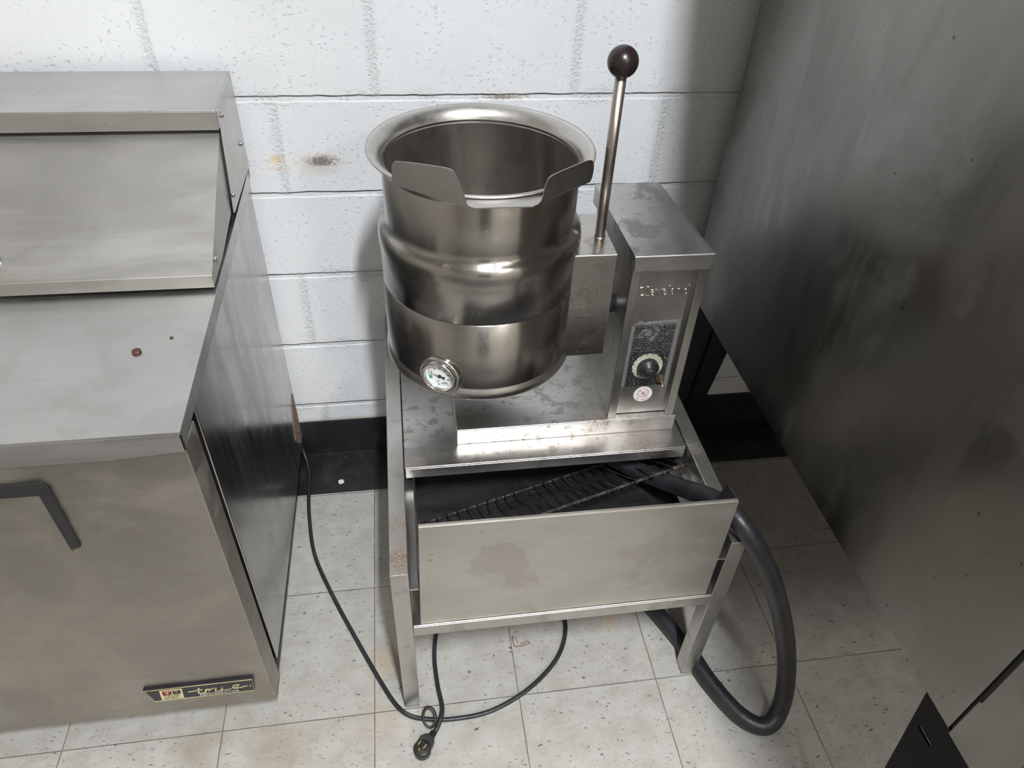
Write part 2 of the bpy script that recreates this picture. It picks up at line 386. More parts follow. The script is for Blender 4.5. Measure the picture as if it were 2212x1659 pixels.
# ceiling light fixture behind the photographer (the tube light hangs in it)
t = thing('ceiling_or_fill_light', 'long white fluorescent fixture under the ceiling, behind the camera', 'light', (.20, -2.37, CEIL))
m = MB(); m.box(.10, .30, -2.70, -2.04, CEIL-.06, CEIL-.001)
part(m, 'housing', plain('white enamel', (.8, .8, .8), .4), t, .004)
t2 = thing('ceiling_or_fill_light', 'added unseen fill light on the ceiling, farther behind the camera', 'light', (1.55, -4.3, CEIL))  # made-up fixture that carries the added fill light
part(MB().box(1.25, 1.85, -4.9, -3.7, CEIL-.06, CEIL-.001), 'housing', bpy.data.materials['white enamel'], t2, .004)
tube_m = NT('tube glow').set(base=(.9, .9, .9), emis=(.93, .97, 1.), emis_s=14.)
for xx in (.16, .24):
    part(MB().tube([(xx, -2.67, CEIL-.08), (xx, -2.07, CEIL-.08)], .013), 'tube', tube_m, t)
for xx in (1.35, 1.55, 1.75):  # glowing tubes of the added fill fixture
    part(MB().tube([(xx, -4.85, CEIL-.08), (xx, -3.75, CEIL-.08)], .013), 'tube', tube_m, t2)

# extractor hood over the oven: it shades the oven's side, the wall beside it and the floor in front
eh = thing('extractor_hood', 'wide stainless extractor hood hanging over the tall oven', 'hood', (1.0, -1.0, 2.1))
m = MB(); m.prism([(.322, -1.98, 2.1), (.392, -.01, 2.1), (2.0, -.01, 2.1), (2.0, -1.98, 2.1)], (0, 0, .5))
part(m, 'canopy', plain('hood steel', (.5, .5, .5), .4, 1.), eh, .004)

# ------------------------------------------------------------------ steels
st_top = steel('steel worktop', (.60, .60, .60), .34, (.02, 1, 1), stain=.25, staincol=(.46, .45, .43), stsc=7., smear=.12, bigs=2.)
st_front = steel('steel fridge front', (.42, .395, .36), .42, (.3, 1, 1), stain=.14, staincol=(.60, .58, .55), stsc=5., speck=.7, smear=.20, bigs=6.)
st_side = steel('steel fridge side', (.48, .48, .49), .20, (1, 1, .03), speck=.5, smear=.12)
st_hood = steel('steel hood', (.56, .56, .56), .36, (.03, 1, 1), smear=.08, speck=.2)
st_kettle = steel('steel kettle', (.45, .438, .42), .24, (1, 1, 1), tang='Z', aniso=.7, arot=.25, smear=.05, spots=((.044, -.553, .934, .013, 1.), (.064, -.551, .905, .006, 1.), (-.03, -.540, .930, .009, .8), (.046, -.545, .975, .005, 1.), (.03, -.5445, .99, .003, 1.)), dots=((.19, -.48, .84, .035, .06, .12),))
st_inner = steel('steel kettle inside', (.54, .52, .50), .29, (1, 1, .04), smear=.10, stain=.15, staincol=(.34, .31, .28))
st_rim = steel('steel rim', (.60, .585, .57), .33, (1, 1, 1), stain=.2, staincol=(.40, .38, .35), smear=.10)
st_box = steel('steel console', (.54, .53, .51), .30, (1, 1, .04), stain=.25, staincol=(.36, .34, .32), smear=.10, seed=2.)
st_lid = steel('steel console lid', (.58, .58, .58), .34, (1, .05, 1), stain=.75, staincol=(.30, .29, .28), stsc=13., smear=.10, seed=5.)
st_base = steel('steel base pan', (.52, .51, .50), .30, (.04, 1, 1), stain=.5, staincol=(.30, .28, .26), stsc=38., rust=.4, smear=.10, seed=3., spots=((.37, -.497, .468, .055, .75), (.28, -.466, .509, .04, .8), (.10, -.49, .468, .05, .3), (-.10, -.51, .468, .03, .6)))
st_stand = steel('steel stand', (.54, .535, .52), .33, (1, 1, .06), stain=.4, staincol=(.36, .33, .29), stsc=16., smear=.10, seed=7., spots=((-.133, -.735, .474, .060, 1.), (-.130, -.66, .474, .05, .8), (-.128, -.50, .474, .05, .35), (.462, -.53, .474, .03, .5)))
st_panel = steel('steel splash panel', (.55, .53, .50), .40, (.05, 1, 1), stain=.35, staincol=(.42, .38, .34), stsc=6., speck=.5, smear=.14, seed=9., spots=((-.080, -.766, .520, .008, 1.), (-.081, -.766, .505, .007, 1.), (-.066, -.766, .522, .004, 1.), (.005, -.766, .566, .008, .8), (.348, -.766, .50, .006, .9), (-.085, -.766, .455, .005, .9)))
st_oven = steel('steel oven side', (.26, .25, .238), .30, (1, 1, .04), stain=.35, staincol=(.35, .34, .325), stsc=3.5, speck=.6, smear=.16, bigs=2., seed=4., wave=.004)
st_dark = steel('grimy dark sheet', (.17, .17, .18), .42, (.1, 1, 1), stain=.5, staincol=(.05, .05, .05), rust=.1, seed=6.)
chrome = plain('polished metal', (.66, .65, .63), .16, 1., var=.05)
st_rod = steel('steel lever rod', (.42, .38, .35), .34, (1, 1, .02), smear=.06)
blackp = plain('black plastic', (.018, .018, .019), .38, 0., .0003, 250.)
rubber = plain('black rubber', (.022, .022, .026), .42, 0., .0006, 160., .3)
blackiron = plain('black enamelled iron', (.006, .006, .007), .6, 0., .0003, 120.)
blackiron.node_tree.nodes['Principled BSDF'].inputs['Specular IOR Level'].default_value = .15
dark_gap = plain('dark gasket', (.006, .006, .006), .6)

# ------------------------------------------------------------------ prep refrigerator
FX = -.400; FL = -1.10; FR = -.03; FF = -.764       # right side, left side, rear, worktop front edge
def wz(y): return .832+(y+.765)*.036                 # worktop height
fr = thing('prep_refrigerator', 'stainless prep table refrigerator with sloped lid, against the white block wall', 'refrigerator', (-.75, -.40, 0))
m = MB(); m.prism([(FX, -.684, .106), (FX, FR, .082), (FX, FR, wz(FR)-.034), (FX, -.684, wz(-.684)-.030)], (FL-FX, 0, 0))
part(m, 'cabinet', st_side, fr, .002)
m = MB().prism([(FX-.002, -.70, .082), (FX-.002, FR-.01, .072), (FX-.002, FR-.01, .0825), (FX-.002, -.70, .107)], (FL-FX, 0, 0))
part(m, 'toe_base', dark_gap, fr)
# door: thick slab with side edge, black gasket gap behind it
m = MB(); m.box(FL, FX+.001, -.759, -.702, .082, .797)
door = part(m, 'door', st_front, fr, .003)
part(MB().box(FL+.01, FX-.030, -.702, -.684, .10, .79), 'gasket', dark_gap, fr)
# handle: black n-shaped trim around a recessed grip
m = MB(); y0, y1 = -.759, -.7635
pts = [(-.905, .613), (-.893, .608), (-.890, .730), (-.607, .730), (-.606, .608), (-.591, .613), (-.589, .744), (-.596, .7545), (-.900, .7545), (-.908, .744)]
for a, b_ in (((0, 1, 2, 9), 0), ((9, 2, 3, 6, 7, 8), 0), ((3, 4, 5, 6), 0)):
    m.prism([(pts[i][0], y0, pts[i][1]) for i in a], (0, y1-y0, 0))
h = part(m, 'handle', blackp, door, .001)
part(MB().box(-.890, -.607, -.7592, -.7600, .600, .730), 'grip_plate', st_front, door)
# worktop: sloping very slightly, folded edge all round
m = MB(); e = .034
m.prism([(FX+.002, FF, wz(FF)), (FX+.002, FR, wz(FR)), (FX+.002, FR, wz(FR)-.004), (FX+.002, FF, wz(FF)-.004)], (FL-FX-.004, 0, 0))
m.prism([(FX+.002, FF, wz(FF)-.004), (FX+.002, FR, wz(FR)-.004), (FX+.002, FR, wz(FR)-.030), (FX+.002, -.735, wz(-.735)-.027), (FX+.002, FF+.012, .798), (FX+.002, FF, .7975)], (-.0025, 0, 0))
m.prism([(FX+.002, FF, .828), (FX+.002, FF, .796), (-.489, FF, .790), (-.489, FF, .789), (FL, FF, .789), (FL, FF, .828)], (0, .003, 0))
part(m, 'worktop', st_top, fr, .0012)
# hood behind the lid
HX = -.393
m = MB(); prof = [(-.03, 1.059), (-.180, 1.043), (-.198, 1.022), (-.228, .873), (-.235, .860), (-.03, .866)]
prof = [(-.03, 1.059), (-.196, 1.046), (-.200, 1.016), (-.190, 1.016), (-.232, .872), (-.03, .872)]
m.prism([(HX, y, z) for y, z in prof], (-.003, 0, 0))
m.prism([(HX-.003, -.03, 1.059), (HX-.003, -.196, 1.046), (HX-.003, -.1965, 1.043), (HX-.003, -.03, 1.056)], (FL-HX+.003, 0, 0))
m.prism([(HX-.003, -.1965, 1.044), (HX-.003, -.200, 1.013), (HX-.003, -.197, 1.013), (HX-.003, -.1935, 1.044)], (FL-HX+.003, 0, 0))
m.box(HX-.003, FL, -.033, -.03, .866, 1.055)
part(m, 'hood', st_hood, fr, .001)
part(MB().box(FX-.02, FL+.02, -.21, -.05, .852, .868), 'pan_rail', dark_gap, fr)
# sloped lid with side flange and front lip
LT = (-.176, 1.012); LB = (-.446, .873)
m = MB(); LX = FX+.001
m.prism([(LX, *LT), (LX, *LB), (LX, LB[0]+.001, LB[1]-.004), (LX, LT[0]+.002, LT[1]-.004)], (FL-LX, 0, 0))
m.prism([(LX, LB[0], LB[1]), (LX, LB[0]-.0015, LB[1]-.0215), (LX, LB[0]+.0015, LB[1]-.0215), (LX, LB[0]+.003, LB[1]-.003)], (FL-LX, 0, 0))
m.prism([(LX-.0005, LT[0], LT[1]-.001), (LX-.0005, LB[0]+.002, LB[1]-.002), (LX-.0005, LB[0]+.001, LB[1]-.0205), (LX-.0005, -.36, .854), (LX-.0005, -.28, .866), (LX-.0005, -.235, .872), (LX-.0005, -.195, .92)], (-.003, 0, 0))
lid = part(m, 'lid', steel('steel lid', (.56, .55, .53), .46, (.03, 1, 1), smear=.10, bigs=4., stain=.12, staincol=(.44, .43, .40), stsc=5., seed=11.), fr, .0008)
ln = V((0, -(LT[1]-LB[1]), (LT[0]-LB[0]))).normalized()
kp = V((-.722, -.410, .892))
m = MB().lathe([(.0001, -.002), (.007, -.002), (.006, .010), (.006, .018), (.011, .024), (.012, .034), (.009, .038), (.0001, .039)], kp, 32, ln)
part(m, 'knob', chrome, lid)
for nm, p, par in (('screw', (HX, -.175, 1.030), fr), ('screw', (HX, -.070, .935), fr), ('screw', (HX, -.222, .903), fr), ('screw', (LX, -.412, .884), lid)):
    m = MB().lathe([(.0001, .005), (.0035, .005), (.0045, .003), (.0045, -.001), (.0001, -.001)], p, 16, (1, 0, 0)); part(m, nm, chrome, par)
# rusted vent patch low at the rear of the side
pts = [(-.045, .272), (-.075, .262), (-.115, .235), (-.165, .20), (-.172, .17), (-.150, .14), (-.115, .115), (-.085, .095), (-.06, .088), (-.038, .095), (-.034, .15), (-.036, .21)]
pts = [(-.040, .268), (-.060, .262), (-.078, .245), (-.098, .226), (-.112, .205), (-.118, .185), (-.112, .165), (-.098, .145), (-.082, .128), (-.064, .112), (-.048, .10), (-.036, .105), (-.033, .19)]
jag = []
for i, (a, b_) in enumerate(pts):
    c_ = pts[(i+1) % len(pts)]
    for k in range(6):
        f = k/6; r1 = random.uniform(-.0028, .0028) if i < 12 else 0
        jag.append((FX+.0003, max(-.2, min(-.032, a+(c_[0]-a)*f+r1)), b_+(c_[1]-b_)*f+r1))
tr = NT('rusted vent'); rc = tr.mix(tr.mapr(tr.noise(sc=110., det=4., rough=.7), .4, .65), (.30, .22, .17), (.11, .055, .035))
mt = tr.set(base=rc, rough=.8, normal=tr.bump(tr.noise(sc=130., det=4.), .002))
part(MB().prism(jag, (.0012, 0, 0)), 'rusted_vent', mt, fr, label='brown rusted vent low on the side panel')
# nameplate: black with cream border, emblem and script
np_ = part(MB().prism([(-.622, -.759, .186), (-.613, -.759, .1395), (-.430, -.759, .1395), (-.424, -.759, .186)], (0, -.006, 0)), 'nameplate', plain('black nameplate', (.012, .012, .016), .28), fr, .0012, label='black nameplate with cream lettering')
F = Frame((-.620, -.7652, .138), (1, 0, 0), (0, 0, 1))
cream = plain('cream print', (.62, .54, .30), .5); silver = plain('silver print', (.62, .60, .54), .5)
m = MB()
ribbon(m, F, [(.001, .0445), (.0085, .003), (.1895, .003), (.193, .0445)], .0010, closed=True)
m2 = m
# emblem: slanted cream block
q = lambda x, y: (.022+x+ .0035*y/.036, .006+y)
m2.prism([F.p(*q(0, 0)), F.p(*q(.040, 0)), F.p(*q(.040, .034)), F.p(*q(0, .034))], F.n*.0003)
S_ = .0022
script = [  # script "true"
 [(.073, .0245), (.089, .0265), (.100, .0275)],
 [(.0945, .0345), (.0905, .016), (.100, .015), (.104, .0185), (.106, .027), (.1115, .0275)],
 [(.1115, .0275), (.109, .017)], [(.1085, .017), (.1145, .0265), (.1215, .0285)],
 [(.1245, .0285), (.121, .0165), (.131, .0165), (.136, .030)], [(.136, .030), (.134, .017), (.146, .018)],
 [(.146, .018), (.162, .024), (.1665, .0305), (.158, .031), (.152, .020), (.160, .0185), (.181, .0235)]]
for s_ in script: ribbon(m2, F, s_, S_ if s_ is not script[1] else .0028, .0001)
part(m2, 'logo', cream, np_)
m = MB(); text_into(m, F, 'REFRIGERATOR', .0088, .0905, .0062, 0, .0003, sx=1.18)
disc(m, F, .186, .022, .0013)
part(m, 'lettering', silver, np_)
m = MB(); m.prism([F.p(*q(.004, .017)), F.p(*q(.0205, .017)), F.p(*q(.0205, .031)), F.p(*q(.004, .031))], F.n*.0005)
part(m, 'emblem_square', plain('dark red print', (.16, .02, .02), .5), np_)
m = MB(); m.prism([F.p(*q(.0225, .017)), F.p(*q(.0365, .017)), F.p(*q(.0365, .031)), F.p(*q(.0225, .031))], F.n*.0005)
text_into(m, F, 'TRUE', .0105, .027, .0155, .0001, .0004, sx=1.15); text_into(m, F, 'FOOD SERVICE', .0042, .0265, .0115, .0001, .0004); text_into(m, F, 'EQUIPMENT', .0042, .0285, .0078, .0001, .0004)
part(m, 'emblem_print', plain('black print', (.012, .011, .01), .5), np_)
m = MB(); text_into(m, F, 'T', .0145, .0325, .0245, .0006, .0002, sx=1.1); text_into(m, F, 'M', .009, .0500, .0315, .0006, .0002, sx=1.1); text_into(m, F, 'C', .006, .0515, .0245, .0006, .0002)
part(m, 'emblem_letters', cream, np_)
# crumbs on the worktop
cm = plain('brown crumb', (.11, .035, .025), .35, 0., .002, 300., .4)
m = MB().lathe([(.0001, 0), (.0060, 0), (.0068, .0010), (.0064, .0030), (.0045, .0038), (.0001, .0034)], (-.489, -.593, wz(-.593)+.0003), 24)
solo(m, 'food_crumb', cm, 'larger round brown crumb on the steel worktop of the refrigerator', 'crumb', org=(-.489, -.593, wz(-.593)))
m = MB().lathe([(.0001, 0), (.0028, 0), (.0030, .0006), (.002, .0012), (.0001, .0013)], (-.446, -.563, wz(-.563)+.0003), 7)
solo(m, 'food_crumb', cm, 'tiny brown flake on the worktop, nearer its right edge', 'crumb', org=(-.446, -.563, wz(-.563)))

# ------------------------------------------------------------------ equipment stand
XL, XL2, XR2, XR = -.150, -.119, .456, .486; YS = -.768; ZS = .474
sd = thing('equipment_stand', 'low stainless stand on four legs under the steam kettle', 'stand', (.168, -.41, 0))
tk = .003
def angle(m, x, xi, y, yi, z0, z1):   # L-section leg: outer corner x,y; arms run to xi,yi
    sx = tk if xi > x else -tk; sy = tk if yi > y else -tk
    m.prism([(x, y, z0), (xi, y, z0), (xi, y+sy, z0), (x+sx, y+sy, z0), (x+sx, yi, z0), (x, yi, z0)], (0, 0, z1-z0))
for (x, xi, y, yi) in ((XL2, XL, YS, YS+.034), (XR2, XR, YS, YS+.034), (XL2, XL, -.020, -.054), (XR2, XR, -.020, -.054)):
    m = MB(); angle(m, x, xi, y, yi, .004, ZS-.0005); leg = part(m, 'leg', st_stand, sd, .0008)
    part(MB().box(min(x, xi)+.001, max(x, xi)-.001, min(y, yi)+.001, max(y, yi)-.004, 0, .0045), 'foot', plain('leg foot', (.3, .31, .32), .5, .6), leg)
for x, xi in ((XL, XL2), (XR, XR2)):
    m = MB(); m.box(x, xi, YS-.001, -.018, ZS-.003, ZS)
    s_ = -tk if xi > x else tk
    m.box(xi, xi+s_, YS+.036, -.018, ZS-.042, ZS-.003)
    part(m, 'side_rail', st_stand, sd, .0008)
# top with folded front
m = MB(); m.box(XL2+.0015, XR2-.0015, -.522, -.018, ZS-.0075, ZS-.0045); m.box(XL2+.0025, XR2-.004, -.5255, -.522, ZS-.030, ZS-.0055)
part(m, 'top', st_base, sd, .0022, 3)
# lower shelf frame
m = MB(); m.box(XL2+.001, XR2-.001, YS-.004, YS-.001, .284, .312); m.box(XL2+.001, XR2-.001, YS-.001, -.056, .309, .312)
part(m, 'shelf', steel('steel shelf', (.55, .54, .52), .3, (.05, 1, 1), stain=.3, seed=8.), sd, .0015)
for x, xi in ((XL2-.004, XL2+.016), (XR2+.004, XR2-.012)):
    m = MB(); m.box(x, xi, YS+.004, -.03, .418, .421); m.box(x, x+(.003 if xi > x else -.003), YS+.004, -.03, .421, .445)
    part(m, 'drawer_guide', steel('guide steel', (.40, .40, .40), .3, (1, .05, 1), stain=.4, seed=12.), sd, .0006)

# drip drawer standing in the stand
dr = thing('drip_drawer', 'stainless drip drawer with tall front panel, pulled partly from the stand', 'drawer', (.17, -.50, .312))
m = MB(); m.prism([(-.097, -.7660, .592), (.4415, -.7660, .587), (.4435, -.7660, .3135), (-.1045, -.7660, .3135)], (0, .002, 0))
m.prism([(-.097, -.7640, .592), (.4415, -.7640, .587), (.4415, -.758, .587), (-.097, -.758, .592)], (0, 0, -.0015))
part(m, 'front_panel', st_panel, dr, .0009)
for x, d in ((-.101, .0015), (.4385, .0015)):
    m = MB().prism([(x, -.7635, .586), (x, -.720, .583), (x, -.700, .50), (x, -.640, .372), (x, -.21, .360), (x, -.21, .318), (x, -.7635, .316)], (d, 0, 0))
    part(m, 'side_panel', st_dark, dr)
m = MB(); m.box(-.100, .405, -.7635, -.21, .334, .336); m.prism([(.405, -.7635, .336), (.405, -.21, .336), (.432, -.21, .352), (.432, -.7635, .352)], (0, 0, -.0015)); m.box(-.100, .4385, -.212, -.210, .318, .348)
part(m, 'pan_floor', st_dark, dr)

slv = plain('brown sleeve', (.075, .062, .058), .6, .4)
# wire rack leaning in the drawer
F0 = V((-.094, -.560, .342)); N0 = V((-.050, -.690, .432)); D = V((.957, .287, .004)).normalized()
wr = thing('wire_rack', 'narrow rusty wire rack lying slanted inside the open drip drawer', 'rack', F0)
wm = NT('rusty wire'); wc = wm.mix(wm.mapr(wm.noise(sc=60., det=3.), .45, .65), (.045, .04, .038), (.13, .10, .085)); wm_ = wm.set(base=wc, rough=.5, metal=.6)
far = [F0+D*s_ for s_ in (0, .2, .4, .553)]; nea = [N0+D*s_ for s_ in (0, .2, .4, .528)]
m = MB(); m.tube(far, .0026, 8); part(m, 'side_wire', wm_, wr)
m = MB(); m.tube(nea, .0026, 8); part(m, 'side_wire', wm_, wr)
m = MB(); W_ = N0-F0
W_ = W_-D*W_.dot(D)
m2 = MB()
for k in range(25):
    a = F0+D*(.010+k*.0222); bb = a+W_*1.0
    n_ = 6; pts = []
    wig = (.006 if k in (6, 7, 8, 9) else .0012)
    for i in range(n_+1):
        f = i/n_; pts.append(a.lerp(bb, f)+D*(wig*math.sin(f*2*PI+.4*k))+V((0, 0, .0045-wig*.4*math.sin(f*PI))))
    if k == 10: pts = pts[3:]
    pts = [pts[0]-W_*.03-V((0, 0, .004))]+pts+[bb+W_*.045-V((0, 0, .004))]
    m2.tube(spline(pts, 3), .0015, 6)
part(m2, 'cross_wires', wm_, wr)
m = MB(); hx = F0+D*.232+W_*.22
m.tube([hx+D*(.006*k/6)+V((.0, .0, .004+.004*(k % 2))) + W_*(.02*k/3) for k in range(9)], .0012, 6)
part(m, 'bent_wire_end', wm_, wr)
# band clips on the rails
for rail, n_, st in ((F0, 12, .045), (N0, 12, .043)):
    m = MB()
    for k in range(n_):
        a = rail+D*(.02+k*st); m.tube([a, a+D*.026], .0033, 8)
    part(m, 'sleeve_row', slv, wr)

# ------------------------------------------------------------------ tilting steam kettle with console
kt = thing('steam_kettle', 'stainless tilting steam kettle with gauge, lever and control console on the stand', 'kettle', (.16, -.30, ZS-.0045))
zb0, zb1 = ZS-.0045, .509
m = MB(); m.box(-.011, .442, -.468, -.06, zb1-.003, zb1); m.box(-.011, .442, -.4685, -.4655, zb0, zb1-.003); m.box(-.011, -.008, -.4655, -.06, zb0, zb1-.003); m.box(.439, .442, -.4655, -.06, zb0, zb1-.003); m.box(-.008, .439, -.063, -.06, zb0, zb1-.003)
part(m, 'base', st_base, kt, .0018, 3)
# console body
bx0, bx1, by0, by1 = .297, .436, -.463, -.205
m = MB(); m.box(bx0, bx0+.003, by0, by1, zb1, .864); m.box(bx1-.003, bx1, by0, by1, zb1, .864); m.box(bx0, bx1, by1-.003, by1, zb1, .864)
m.box(bx0, bx0+.017, by0-.001, by0+.003, zb1, .864); m.box(bx1-.017, bx1, by0-.001, by0+.003, zb1, .864)
m.box(bx0+.014, bx0+.017, by0, by0+.012, zb1, .864); m.box(bx1-.017, bx1-.014, by0, by0+.012, zb1, .864)
m.box(bx0+.017, bx1-.017, by0+.001, by0+.004, .853, .864)
con = part(m, 'console', st_box, kt, .0008)
m = MB().box(bx0+.016, bx1-.016, by0+.010, by0+.012, zb1+.002, .856)
fp = part(m, 'control_panel', st_box, kt)
YP = by0+.0098
m = MB(); m.prism([(.288, -.198, .894), (.420, -.198, .894), (.4355, -.474, .894), (.2935, -.474, .894)], (0, 0, -.003))
m.prism([(.2935, -.4745, .893), (.4355, -.4745, .893), (.4355, -.4745, .863), (.2965, -.4745, .863)], (0, .003, 0))
m.prism([(.288, -.198, .893), (.2935, -.4745, .893), (.2965, -.4745, .863), (.288, -.198, .855)], (.002, 0, 0))
m.prism([(.4205, -.198, .893), (.4355, -.4745, .893), (.4355, -.4745, .863), (.4205, -.198, .863)], (-.002, 0, 0))
part(m, 'console_lid', st_lid, kt, .0012, 3)
# worn instruction plate
t = NT('worn instruction plate'); x, y, z = t.xyz()
sil = (.30, .30, .305)
rows = t.m_('SINE', t.m_('MULTIPLY', z, 2*PI/.0052)); wrd = t.noise(t.scale(t.P(), (420, 1, 500)), 1., 3.)
worn = t.noise(sc=300., det=4., rough=.7); blk = t.mapr(t.noise(sc=26., det=4., rough=.7), .30, .42)
edge = t.m_('MULTIPLY', t.mapr(t.m_('ABSOLUTE', t.m_('SUBTRACT', x, .364)), .038, .043, 1., 0.), t.mapr(z, .740, .730, 0., 1.))
f = t.m_('MULTIPLY', t.m_('MULTIPLY', t.mapr(worn, .36, .46), blk), edge)
txt = t.m_('MULTIPLY', t.m_('MULTIPLY', t.mapr(rows, .25, .5), t.mapr(wrd, .45, .5)), t.mapr(z, .665, .672))
f = t.m_('MULTIPLY', f, t.m_('SUBTRACT', 1., t.m_('MULTIPLY', txt, .45)))
pm = t.set(base=t.mix(f, sil, (.012, .012, .012)), rough=.45, metal=t.m_('MULTIPLY', t.m_('SUBTRACT', 1., f), .6), normal=t.bump(worn, .0003))
pp = [(.3155, .728), (.332, .744), (.345, .738), (.352, .7395), (.411, .742), (.411, .583), (.317, .583)]
part(MB().prism([(a, YP, b_) for a, b_ in pp], (0, -.0006, 0)), 'instruction_plate', pm, fp, label='silver plate with worn black instructions')
# brand lettering embossed
F = Frame((.3165, YP-.0002, .7995), (1, 0, 0), (0, 0, 1))
def serif_word(m, F, x0, h, w_):
    """'Cleveland' in upright serif strokes; h = x height"""
    H_ = h*1.62; x = x0; sw = w_
    def st(p, ww=None): ribbon(m, F, p, ww or sw, 0, .0012)
    def tick(cx, cy, l=h*.22): st([(cx-l, cy), (cx+l, cy)], sw*.6)
    def el(x): st([(x, 0), (x, H_)]); tick(x, 0); st([(x-h*.22, H_-.0003), (x, H_)], sw*.6)
    def ee(x, r=h*.48):
        st([(x-r+.0003, h*.55), (x+r*.86, h*.55)], sw*.6); st(arc(x, h*.5, r, 8, 310, 20), sw*.8)
    def vee(x, r=h*.5): st([(x-r, h), (x, 0)]); st([(x, 0), (x+r, h)], sw*.6); tick(x-r, h, h*.18); tick(x+r, h, h*.18)
    st(arc(x+H_*.42, H_*.47, H_*.46, 38, 322, 30)); st([(x+H_*.78, H_*.62), (x+H_*.80, H_*.88)], sw*.6); x += H_*.98
    el(x+.0005); x += h*.42; ee(x+h*.42); x += h*1.02; vee(x+h*.45); x += h*.98; ee(x+h*.45); x += h*1.12; el(x+h*.05); x += h*.40
    st(arc(x+h*.30, h*.68, h*.30, 150, 0, 10)+[(x+h*.60, h*.12), (x+h*.74, 0)]); st(arc(x+h*.28, h*.27, h*.27, 70, 330, 14), sw*.8); x += h*1.0
    st([(x, 0), (x, h)]); tick(x, 0, h*.16); st(arc(x+h*.36, h*.60, h*.36, 160, 0, 12)+[(x+h*.72, 0)]); tick(x+h*.72, 0, h*.16); x += h*1.12
    st(arc(x+h*.38, h*.46, h*.42, 40, 320, 18), sw*.8); st([(x+h*.78, 0), (x+h*.78, H_)]); tick(x+h*.85, 0, h*.12); st([(x+h*.58, H_-.0003), (x+h*.78, H_)], sw*.6)
    return x+h*.9
m = MB(); serif_word(m, F, .0005, .0113, .0015)
part(m, 'lettering', plain('raised steel letters', (.62, .60, .57), .25, 1.), fp)
# dial, knob, switch, sticker
F = Frame((.3635, YP-.0007, .6335), (1, 0, 0), (0, 0, 1))
m = MB(); disc(m, F, 0, 0, .0305, 0, .0012, 64); dl = part(m, 'dial', plain('aged cream dial', (.55, .53, .42), .45), fp)
m = MB()
for k in range(10):
    a = math.radians(10+k*22.5); s_ = str(k+1)
    text_into(m, F, s_, .0075, .0262*math.cos(a), .0262*math.sin(a), .0012, .0002, align='CENTER', rot=a-PI/2)
    a2 = a+math.radians(11); ribbon(m, F, [(.0225*math.cos(a2), .0225*math.sin(a2)), (.029*math.cos(a2), .029*math.sin(a2))], .0006, .0012, .0002)
part(m, 'dial_numbers', plain('black dial print', (.02, .02, .02), .5), dl)
m = MB().lathe([(.0001, 0), (.0205, 0), (.0205, .009), (.0195, .012), (.0120, .013), (.0115, .024), (.0100, .026), (.0001, .0265)], F.p(0, 0, .001), 48, F.n)
for k in range(28):
    a = 2*PI*k/28; m.tube([F.p(.0204*math.cos(a), .0204*math.sin(a), .002), F.p(.0200*math.cos(a), .0200*math.sin(a), .012)], .0011, 5)
part(m, 'knob', blackp, fp)
sw = F.p(.0315, -.0325, 0)
m = MB().lathe([(.0001, 0), (.010, 0), (.010, .003), (.0065, .0035), (.006, .009), (.0042, .0095), (.0001, .0095)], sw, 6, F.n, smooth=False)
tg = part(m, 'toggle_switch', plain('brown brass nut', (.22, .17, .12), .4, .8), fp)
part(MB().tube([sw+F.n*.008, sw+F.n*.016+V((.001, 0, -.004)), sw+F.n*.023+V((.002, 0, -.009))], [.0022, .0025, .0033], 10), 'toggle_lever', chrome, tg)
m = MB().lathe([(.0001, .004), (.003, .0035), (.0045, 0), (.0001, 0)], F.p(.0315, .020, 0), 14, F.n)
part(m, 'indicator', plain('dark indicator', (.04, .05, .035), .3), fp)
F = Frame((.3665, YP-.0002, .5605), (1, 0, 0), (0, 0, 1))
m = MB(); disc(m, F, 0, 0, .0195, 0, .0004, 48); sk = part(m, 'sticker', plain('white sticker', (.80, .80, .76), .4), fp, label='white round no hoses sticker')
m = MB(); ribbon(m, F, arc(0, .003, .0108, 0, 352, 32), .0011, .0004, .0002, closed=True); ribbon(m, F, [(-.0075, .0105), (.0075, -.0045)], .0010, .0004, .0002)
ribbon(m, F, [(-.006, -.002), (-.003, .001), (-.001, .003), (.001, .006), (.004, .0065), (.0055, .004), (.003, .0015), (0, .002), (-.001, -.001), (.002, -.004), (.004, -.0055)], .0010, .0004, .0002)
for k, ch in enumerate('NO HOSES'):
    a = math.radians(-134+k*13.2); text_into(m, F, ch, .0062, .0185*math.cos(a)*.97, .0185*math.sin(a)*.97+.001, .0004, .0002, align='CENTER', rot=a+PI/2)
part(m, 'sticker_print', plain('red print', (.42, .03, .05), .5), sk)
# trunnion box between kettle and console, with lever
m = MB(); m.box(.150, .2655, -.468, -.322, .681, .896)
tb = part(m, 'trunnion_box', steel('steel trunnion', (.55, .53, .51), .26, (.05, 1, 1), stain=.35, staincol=(.24, .22, .20), stsc=30., smear=.06, seed=14., dots=((.222, -.468, .75, .03, .02, .11),)), kt, .0022, 3)
part(MB().tube([(.2650, -.385, .74), (.298, -.385, .74)], .018, 32), 'trunnion_shaft', st_dark, kt)
m = MB().tube([(.2475, -.405, .8955), (.2475, -.405, 1.172)], .0088, 24); m.lathe([(.0102, 0), (.0095, .0012), (.0088, .0015)], (.2475, -.405, .896), 24)
lv = part(m, 'lever', st_rod, kt)
part(MB().lathe([(.0001, -.0225), (.0075, -.0215), (.0085, -.0225)]+[(.0235*math.sin(math.radians(a)), -.0235*math.cos(math.radians(a))) for a in range(24, 180, 8)]+[(.0001, .0235)], (.2475, -.405, 1.187), 40), 'lever_knob', plain('dark brown phenolic', (.022, .012, .012), .3), lv)
